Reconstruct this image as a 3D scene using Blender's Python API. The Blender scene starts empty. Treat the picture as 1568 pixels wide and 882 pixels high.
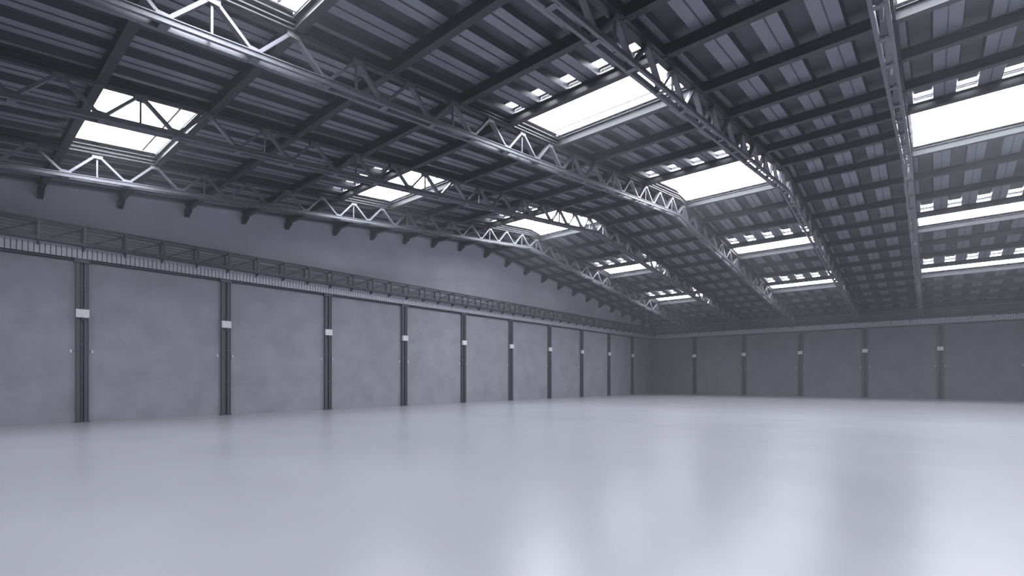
import bpy, math, random
from mathutils import Vector
random.seed(3)
S = bpy.context.scene
try:
    S.view_settings.view_transform = 'Standard'
    S.view_settings.look = 'None'
    S.view_settings.exposure = 0
except Exception as e:
    print(e)

# ------------------------------------------------------------ layout
XL, XR = -27.0, 22.35
YF, YB = -6.92, 58.6
YR, ZR, SLN, SLF = 27.0, 12.1, 0.105, 0.115
BAY = 5.461
def zd(y): return ZR - (SLF*(y-YR) if y>YR else SLN*(YR-y))
TRUSS_X = [-21.5, -16.1, -10.9, -5.5, -0.85, 5.95, 11.4, 16.9]
EDGES = [XL]+TRUSS_X+[XR]
SKYBAYS = [(-21.5,-16.1), (-10.9,-5.5), (-0.85,5.95), (11.4,16.9)]
NP = [YR-1.5-2.53*k for k in range(0,14)]
NP[5] -= .3; NP[1] -= .1
FP = [YR+1.25+2.5*k for k in range(0,13)]
SKYROWS = [(NP[12]+.0,NP[11]), (NP[9],NP[8]), (NP[5],NP[4]), (NP[1],FP[0]), (35.75,38.25), (45.75,48.25)]  # first row: unseen, behind the camera, added for its light
PURL = sorted([y for y in NP if y > YF+.1] + [y for y in FP if y < YB-.2])
COLS_Y = [3.99+BAY*k for k in range(-1,10)]
COLS_X = [-27+5.49*k for k in range(1,9)]

# ------------------------------------------------------------ materials
def mat(name, col, rough=.6, metal=0., var=.0, scale=2., spec=.5, detail=2, lo=.3, hi=.7):
    m = bpy.data.materials.new(name); m.use_nodes = True
    nt = m.node_tree; b = nt.nodes['Principled BSDF']
    b.inputs['Base Color'].default_value = (*col,1)
    b.inputs['Roughness'].default_value = rough
    b.inputs['Metallic'].default_value = metal
    b.inputs['Specular IOR Level'].default_value = spec
    if var:
        tc = nt.nodes.new('ShaderNodeTexCoord')
        n = nt.nodes.new('ShaderNodeTexNoise')
        n.inputs['Scale'].default_value = scale; n.inputs['Detail'].default_value = detail
        n.inputs['Roughness'].default_value = .6
        nt.links.new(tc.outputs['Object'], n.inputs['Vector'])
        r = nt.nodes.new('ShaderNodeValToRGB')
        r.color_ramp.elements[0].position = lo; r.color_ramp.elements[1].position = hi
        r.color_ramp.elements[0].color = (*[c*(1-var) for c in col],1)
        r.color_ramp.elements[1].color = (*[min(1,c*(1+var)) for c in col],1)
        nt.links.new(n.outputs['Fac'], r.inputs[0]); nt.links.new(r.outputs[0], b.inputs['Base Color'])
    return m
M_floor = mat('polished_concrete', (.385,.387,.437), .27, var=.05, scale=.3, spec=.65, detail=4)
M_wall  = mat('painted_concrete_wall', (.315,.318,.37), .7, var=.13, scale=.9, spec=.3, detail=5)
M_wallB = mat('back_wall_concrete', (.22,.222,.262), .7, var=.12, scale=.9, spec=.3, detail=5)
M_wallup= mat('upper_plaster', (.48,.484,.555), .8, var=.10, scale=.5, spec=.2, detail=4)
M_dark  = mat('dark_painted_steel', (.03,.031,.04), .45, metal=.2)
M_purl  = mat('purlin_steel', (.026,.027,.035), .40, metal=.3)
M_truss = mat('galvanised_truss_steel', (.15,.151,.18), .42, metal=.4, var=.12, scale=4)
M_col   = mat('column_steel', (.11,.111,.135), .45, metal=.4)
M_colD  = mat('column_recess', (.02,.02,.026), .6)
M_box   = mat('light_grey_box', (.8,.8,.83), .5, var=.05, scale=8)
M_valley= mat('deck_sheet_pan_lit', (.20,.204,.255), .36, metal=.3, var=.1, scale=1.5)  # lighter tone of the one deck sheet, for the lit pans
M_crest = mat('deck_sheet_crown_shaded', (.052,.054,.07), .42, metal=.3)  # rib shade painted in: crowns and rib sides coloured darker than the pans
M_frame = mat('skylight_frame', (.45,.45,.5), .4, metal=.3)
M_band  = mat('fluted_fascia', (.50,.50,.57), .45, metal=.2)
M_rail  = mat('catwalk_steel', (.075,.076,.093), .45, metal=.3, var=.12, scale=4)
M_pane = bpy.data.materials.new('translucent_skylight_pane'); M_pane.use_nodes = True
nt = M_pane.node_tree; nt.nodes.clear()
o = nt.nodes.new('ShaderNodeOutputMaterial'); e = nt.nodes.new('ShaderNodeEmission')
e.inputs[0].default_value = (.93,.95,1,1); e.inputs[1].default_value = 14.5
nt.links.new(e.outputs[0], o.inputs[0])

# ------------------------------------------------------------ mesh builder
class MB:
    def __init__(s): s.v=[]; s.f=[]; s.m=[]; s.mats=[]
    def mi(s,m):
        if m not in s.mats: s.mats.append(m)
        return s.mats.index(m)
    def quad(s,a,b,c,d,m):
        n=len(s.v); s.v += [tuple(a),tuple(b),tuple(c),tuple(d)]; s.f.append((n,n+1,n+2,n+3)); s.m.append(s.mi(m))
    def hexa(s,p,m):
        n=len(s.v); s.v += [tuple(x) for x in p]; k=s.mi(m)
        for f in ((0,3,2,1),(4,5,6,7),(0,1,5,4),(1,2,6,5),(2,3,7,6),(3,0,4,7)):
            s.f.append(tuple(n+i for i in f)); s.m.append(k)
    def box(s,x0,x1,y0,y1,z0,z1,m):
        s.hexa([(x0,y0,z0),(x1,y0,z0),(x1,y1,z0),(x0,y1,z0),(x0,y0,z1),(x1,y0,z1),(x1,y1,z1),(x0,y1,z1)],m)
    def beam(s,p,q,w,t,m,side=(1,0,0),os=0,ou=0):
        p=Vector(p); q=Vector(q); d=(q-p).normalized()
        sd=Vector(side); sd=(sd-d*sd.dot(d)).normalized(); up=sd.cross(d)
        if up.z<0: up=-up
        off=sd*os+up*ou; p=p+off; q=q+off
        a=sd*w/2; b=up*t/2
        s.hexa([p-a-b,p+a-b,p+a+b,p-a+b,q-a-b,q+a-b,q+a+b,q-a+b],m)
    def ibeam(s,p,q,w,h,m,side,tf=.025,tw=.02):
        s.beam(p,q,w,tf,m,side,0,h/2-tf/2); s.beam(p,q,w,tf,m,side,0,-h/2+tf/2)
        s.beam(p,q,tw,h-2*tf,m,side)
    def prism(s,poly,axis,a,b,m):
        P=(lambda u,v,w:(w,u,v)) if axis=='x' else (lambda u,v,w:(u,w,v))
        n=len(s.v); k=len(poly); mi=s.mi(m)
        s.v += [P(u,v,a) for u,v in poly]+[P(u,v,b) for u,v in poly]
        s.f.append(tuple(range(n,n+k))); s.f.append(tuple(range(n+2*k-1,n+k-1,-1))); s.m += [mi,mi]
        for i in range(k):
            j=(i+1)%k; s.f.append((n+i,n+k+i,n+k+j,n+j)); s.m.append(mi)
    def obj(s,name,parent=None,loc=None,fix=True):
        me=bpy.data.meshes.new(name); me.from_pydata(s.v,[],s.f)
        for m in s.mats: me.materials.append(m)
        me.polygons.foreach_set('material_index', s.m); me.update()
        if fix:
            import bmesh
            bm=bmesh.new(); bm.from_mesh(me); bmesh.ops.recalc_face_normals(bm,faces=bm.faces); bm.to_mesh(me); bm.free()
        ob=bpy.data.objects.new(name,me); S.collection.objects.link(ob)
        if loc: ob.location=loc
        if parent: ob.parent=parent
        return ob

# ------------------------------------------------------------ shell
b=MB(); b.box(XL-.3,XR+.3,YF-.3,YB+.3,-.2,0,M_floor); b.obj('floor')

def gable(name,x0,x1):
    b=MB()
    b.prism([(YF,0),(YB,0),(YB,zd(YB)+.1),(YR,ZR+.1),(YF,zd(YF)+.1)],'x',x0,x1,M_wallup)
    inner = x1 if x0<0 else x0; sgn = 1 if x0<0 else -1
    ys=[YF]+COLS_Y+[YB]
    for a,c in zip(ys[:-1],ys[1:]):
        b.box(min(inner,inner+sgn*.05),max(inner,inner+sgn*.05),a+.10,c-.10,.0,6.62,M_wall)
        b.box(min(inner,inner+sgn*.062),max(inner,inner+sgn*.062),a+.10,c-.10,6.66,6.70,M_dark)
    return b.obj(name)
gable('wall_left',XL-.25,XL)
gable('wall_right',XR,XR+.25)
def eave(name,y0,y1,inner,sgn):
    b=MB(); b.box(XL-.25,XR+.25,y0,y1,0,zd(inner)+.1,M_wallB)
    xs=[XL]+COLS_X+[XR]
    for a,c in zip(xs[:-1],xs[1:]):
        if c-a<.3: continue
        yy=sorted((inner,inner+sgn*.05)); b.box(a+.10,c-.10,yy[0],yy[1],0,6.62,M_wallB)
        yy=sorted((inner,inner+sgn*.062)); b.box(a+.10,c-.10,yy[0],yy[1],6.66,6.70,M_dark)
    return b.obj(name)
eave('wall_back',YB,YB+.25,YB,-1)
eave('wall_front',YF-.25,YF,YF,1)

# ------------------------------------------------------------ roof deck (ribbed sheet)
def in_sky(x,y):
    for a,c in SKYBAYS:
        if a<x<c:
            for ri,(r0,r1) in enumerate(SKYROWS):
                if r0<y<r1: return 1
                if ri>1 and r0-.50<y<r0-.14: return 2
    return 0
RH=.17
prof=[]
for a,c in zip(EDGES[:-1],EDGES[1:]):
    n=max(4,round((c-a)/1.08)); p=(c-a)/n
    for i in range(n):
        x=a+i*p
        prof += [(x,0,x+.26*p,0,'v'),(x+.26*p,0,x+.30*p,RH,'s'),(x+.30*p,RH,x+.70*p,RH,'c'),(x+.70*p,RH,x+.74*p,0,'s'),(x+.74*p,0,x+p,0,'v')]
brk={YF,YB,YR}
for r0,r1 in SKYROWS: brk|={r0,r1,r0-.50,r0-.14}
brk=sorted(y for y in brk if YF<=y<=YB)
b=MB()
for y0,y1 in zip(brk[:-1],brk[1:]):
    ym=(y0+y1)/2
    for x0,z0,x1,z1,k in prof:
        s=in_sky((x0+x1)/2,ym)
        if s==1 or (s==2 and k=='c'): continue
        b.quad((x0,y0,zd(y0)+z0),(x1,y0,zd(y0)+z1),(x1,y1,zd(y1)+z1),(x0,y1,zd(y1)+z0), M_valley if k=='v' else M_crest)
for a,c in zip(EDGES[:-1],EDGES[1:]):
    n=max(4,round((c-a)/1.08)); p=(c-a)/n
    for i in range(1,n):
        x=a+i*p
        for y0,y1 in zip(brk[:-1],brk[1:]):
            if in_sky(x,(y0+y1)/2)==1: continue
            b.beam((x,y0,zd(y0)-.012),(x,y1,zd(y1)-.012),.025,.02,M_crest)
b.obj('ceiling',fix=False)

# ------------------------------------------------------------ skylights
wn=0
for a,c in SKYBAYS:
    for ri,(r0,r1) in enumerate(SKYROWS):
        wn+=1
        root=bpy.data.objects.new('window_%d'%wn,None); S.collection.objects.link(root)  # each bay's first window is the unseen row added for light
        root.location=((a+c)/2,(r0+r1)/2,zd((r0+r1)/2)+.2)
        L=Vector(root.location)
        ridge = r0<YR<r1
        n0=r0-.55
        segs=[(n0,r1+.02)] if not ridge else [(n0,YR),(YR,r1+.02)]
        p=MB()
        for s0,s1 in segs:
            p.quad(*[Vector(q)-L for q in ((a,s0,zd(s0)+.20),(c,s0,zd(s0)+.20),(c,s1,zd(s1)+.20),(a,s1,zd(s1)+.20))],M_pane)
        p.obj('pane',root,fix=False)
        f=MB()
        def fb(P,Q,w,t,side):
            f.beam(Vector(P)-L,Vector(Q)-L,w,t,M_frame,side)
        for yy in (r0+.03,r1-.03): fb((a+.02,yy,zd(yy)+.15),(c-.02,yy,zd(yy)+.15),.05,.08,(0,1,0))
        bars=[r1-.45] if not ridge else [25.5,27.0]
        for yy in bars: fb((a+.1,yy,zd(yy)+.16),(c-.1,yy,zd(yy)+.16),.06,.05,(0,1,0))
        for xx in (a+.15,c-.15):
            for s0,s1 in ([(r0,r1)] if not ridge else [(r0,YR),(YR,r1)]):
                fb((xx,s0,zd(s0)+.15),(xx,s1,zd(s1)+.15),.05,.08,(1,0,0))
        f.obj('frame',root)

# ------------------------------------------------------------ purlins
b=MB()
def skyrow_mid(y): return any(r0+.1<y<r1-.1 for r0,r1 in SKYROWS)
for y in PURL:
    for x0,x1 in zip(EDGES[:-1],EDGES[1:]):
        if skyrow_mid(y) and (x0,x1) in SKYBAYS: continue
        z=zd(y)-.16
        b.ibeam((x0,y,z),(x1,y,z),.20,.30,M_purl,(0,1,0))
    for xx,sg in ((XL,1),(XR,-1)):
        z=zd(y)-.31
        pts=[(xx,z),(xx+sg*.55,z),(xx+sg*.55,z-.08),(xx+sg*.12,z-.30),(xx,z-.30)]
        b.prism(pts,'y',y-.09,y+.09,M_purl)
b.obj('roof_purlins')

# ------------------------------------------------------------ trusses
DT,DB=.16,1.14
def build_truss():
    b=MB()
    for y0,y1 in ((YF,YR),(YR,YB)):
        p0=(0,y0,zd(y0)); p1=(0,y1,zd(y1))
        def off(p,d): return (p[0],p[1],p[2]-d)
        b.ibeam(off(p0,DT),off(p1,DT),.30,.28,M_purl,(1,0,0),.03,.05)
        b.beam(off(p0,DT+.15),off(p1,DT+.15),.12,.03,M_dark)
        b.beam(off(p0,DT),off(p1,DT),.24,.03,M_dark)
        for sx in (-.10,.10):
            b.beam(off(p0,DB),off(p1,DB),.025,.14,M_truss,(1,0,0),sx)
            b.beam(off(p0,DB),off(p1,DB),.08,.02,M_truss,(1,0,0),sx+(.03 if sx>0 else -.03),-.065)
            b.beam(off(p0,DB),off(p1,DB),.05,.02,M_truss,(1,0,0),sx+(.02 if sx>0 else -.02),.065)
        n=int(round(abs(y1-y0)/1.64)); st=(y1-y0)/n
        for i in range(n):
            ya=y0+i*st; ym=ya+st/2; yb=ya+st
            A=(0,ya,zd(ya)-DB+.03); T=(0,ym,zd(ym)-DT-.13); B=(0,yb,zd(yb)-DB+.03)
            b.beam(A,T,.15,.07,M_truss); b.beam(T,B,.15,.07,M_truss)
            for (yy,zz) in ((ya,zd(ya)-DB+.08),(ym,zd(ym)-DT-.20)):
                b.box(-.085,-.075,yy-.14,yy+.14,zz-.07,zz+.08,M_truss)
                b.box(.075,.085,yy-.14,yy+.14,zz-.07,zz+.08,M_truss)
            if i%2==0:
                b.beam((0,ym+.0,zd(ym)-DB),(0,ym+.0,zd(ym)-DT-.13),.06,.045,M_truss)
            b.beam((0,ya-.08,zd(ya-.08)-DB-.082),(0,ya+.08,zd(ya+.08)-DB-.082),.24,.012,M_truss)
    for y in PURL:
        b.box(-.17,.17,y-.06,y+.06,zd(y)-.33,zd(y)-.28,M_purl)
    return b
tb=build_truss(); first=tb.obj('roof_truss'); first.location.x=TRUSS_X[0]
for i,x in enumerate(TRUSS_X[1:]):
    ob=bpy.data.objects.new('roof_truss.%03d'%(i+1),first.data); S.collection.objects.link(ob); ob.location.x=x

# ------------------------------------------------------------ columns
def col_mesh():
    b=MB()
    b.box(0,.04,-.24,.24,0,6.75,M_colD)
    for s in (-1,1):
        b.box(.0,.17,s*.13-.05,s*.13+.05,0,6.75,M_col)
        b.box(.0,.22,s*.195-.012,s*.195+.012,0,6.75,M_col)
        b.box(.15,.18,s*.13-.065,s*.13+.065,0,6.75,M_col)
    b.box(0,.10,-.03,.03,0,6.75,M_col)
    b.box(0,.26,-.26,.26,0,.03,M_col)
    b.box(0,.24,-.25,.25,6.60,6.75,M_col)
    for z in (1.6,3.2,5.6): b.box(.0,.16,-.09,.09,z,z+.05,M_col)
    return b
def box_mesh():
    b=MB()
    b.box(.18,.30,-.21,.21,-.17,.17,M_box)
    b.box(.30,.312,-.19,.19,-.15,.15,M_box)
    b.box(.20,.26,-.02,.02,.17,.30,M_col); b.box(.20,.26,-.02,.02,-.30,-.17,M_col)
    for s in (-1,1): b.box(.05,.10,s*.34-.03,s*.34+.03,-1.62,-1.50,M_box)
    for s in (-1,1): b.box(.05,.07,min(s*.2,s*.34),max(s*.2,s*.34),-1.57,-1.55,M_col)
    return b
cm=None; bmh=None; cnt=0
def add_col(x,y,rot):
    global cm,bmh,cnt
    nm='steel_column' if cnt==0 else 'steel_column.%03d'%cnt
    if cm is None:
        ob=col_mesh().obj(nm); cm=ob.data
    else:
        ob=bpy.data.objects.new(nm,cm); S.collection.objects.link(ob)
    ob.location=(x,y,0); ob.rotation_euler=(0,0,rot)
    if bmh is None:
        k=box_mesh().obj('junction_box'); bmh=k.data
    else:
        k=bpy.data.objects.new('junction_box',bmh); S.collection.objects.link(k)
    k.parent=ob; k.location=(0,0,4.5)
    cnt+=1
for y in COLS_Y:
    add_col(XL,y,0)
for x in COLS_X: add_col(x,YB,-math.pi/2)
for y in COLS_Y: add_col(XR,y,math.pi)
for x in COLS_X: add_col(x,YF,math.pi/2)

# ------------------------------------------------------------ catwalks along the walls
def catwalk(name,length,loc,rot):
    b=MB()
    W=.62; z0=6.75
    b.box(0,.30,0,length,z0,z0+.04,M_rail)
    b.box(0,.34,0,length,z0+.40,z0+.46,M_band)
    b.box(0,.26,0,length,z0+.04,z0+.40,M_rail)
    n=int(length/.16)
    for i in range(n):
        y=(i+.5)*length/n
        b.box(.26,.31,y-.065,y+.065,z0+.0,z0+.40,M_band)
    b.box(0,W,0,length,z0+.46,z0+.52,M_rail)
    b.box(W-.03,W+.03,0,length,z0+.46,z0+.60,M_rail)
    b.box(W-.04,W+.04,0,length,z0+1.20,z0+1.29,M_rail)
    b.box(W-.012,W+.012,0,length,z0+1.10,z0+1.13,M_rail)
    b.box(.05,.09,0,length,z0+1.22,z0+1.27,M_rail)
    for z in (.72,.84,.96): b.box(W-.01,W+.01,0,length,z0+z,z0+z+.022,M_rail)
    m=max(2,int(round(length/1.365)))
    for i in range(m+1):
        y=min(max(i*length/m,.03),length-.03)
        b.box(W-.035,W+.045,y-.04,y+.04,z0+.5,z0+1.25,M_col)
        b.box(.05,W,y-.02,y+.02,z0+1.2,z0+1.25,M_rail)
        b.box(.04,.08,y-.03,y+.03,z0+.5,z0+1.25,M_rail)
        b.prism([(0.0,z0+.46),(W,z0+.46),(W,z0+.40),(.32,z0+.30)],'y',y-.02,y+.02,M_rail)
        if i<m:
            y2=(i+1)*length/m
            b.beam((.06,y,z0+.55),(.06,y2,z0+1.22),.03,.03,M_rail)
    ob=b.obj(name); ob.location=loc; ob.rotation_euler=(0,0,rot); return ob
catwalk('wall_catwalk',YB-YF,(XL,YF,0),0)
catwalk('wall_catwalk.001',XR-XL-1.3,(XL+.65,YB,0),-math.pi/2)

# ------------------------------------------------------------ world (overcast sky + thin airborne haze)
w=bpy.data.worlds.new('overcast_sky'); S.world=w; w.use_nodes=True
wt=w.node_tree
wt.nodes['Background'].inputs[0].default_value=(.8,.87,1,1)
wt.nodes['Background'].inputs[1].default_value=1.5
vs=wt.nodes.new('ShaderNodeVolumeScatter'); vs.inputs['Color'].default_value=(.90,.92,1,1)
vs.inputs['Density'].default_value=.0025; vs.inputs['Anisotropy'].default_value=.5
wt.links.new(vs.outputs[0], wt.nodes['World Output'].inputs['Volume'])

# ------------------------------------------------------------ camera
cd=bpy.data.cameras.new('camera'); cam=bpy.data.objects.new('camera',cd); S.collection.objects.link(cam)
cam.location=(0,0,1.8); cam.rotation_euler=(math.radians(90),0,math.radians(40.5))
cd.sensor_width=36; cd.lens=36*756/1568; cd.shift_y=139/1568; cd.clip_end=300
S.camera=cam
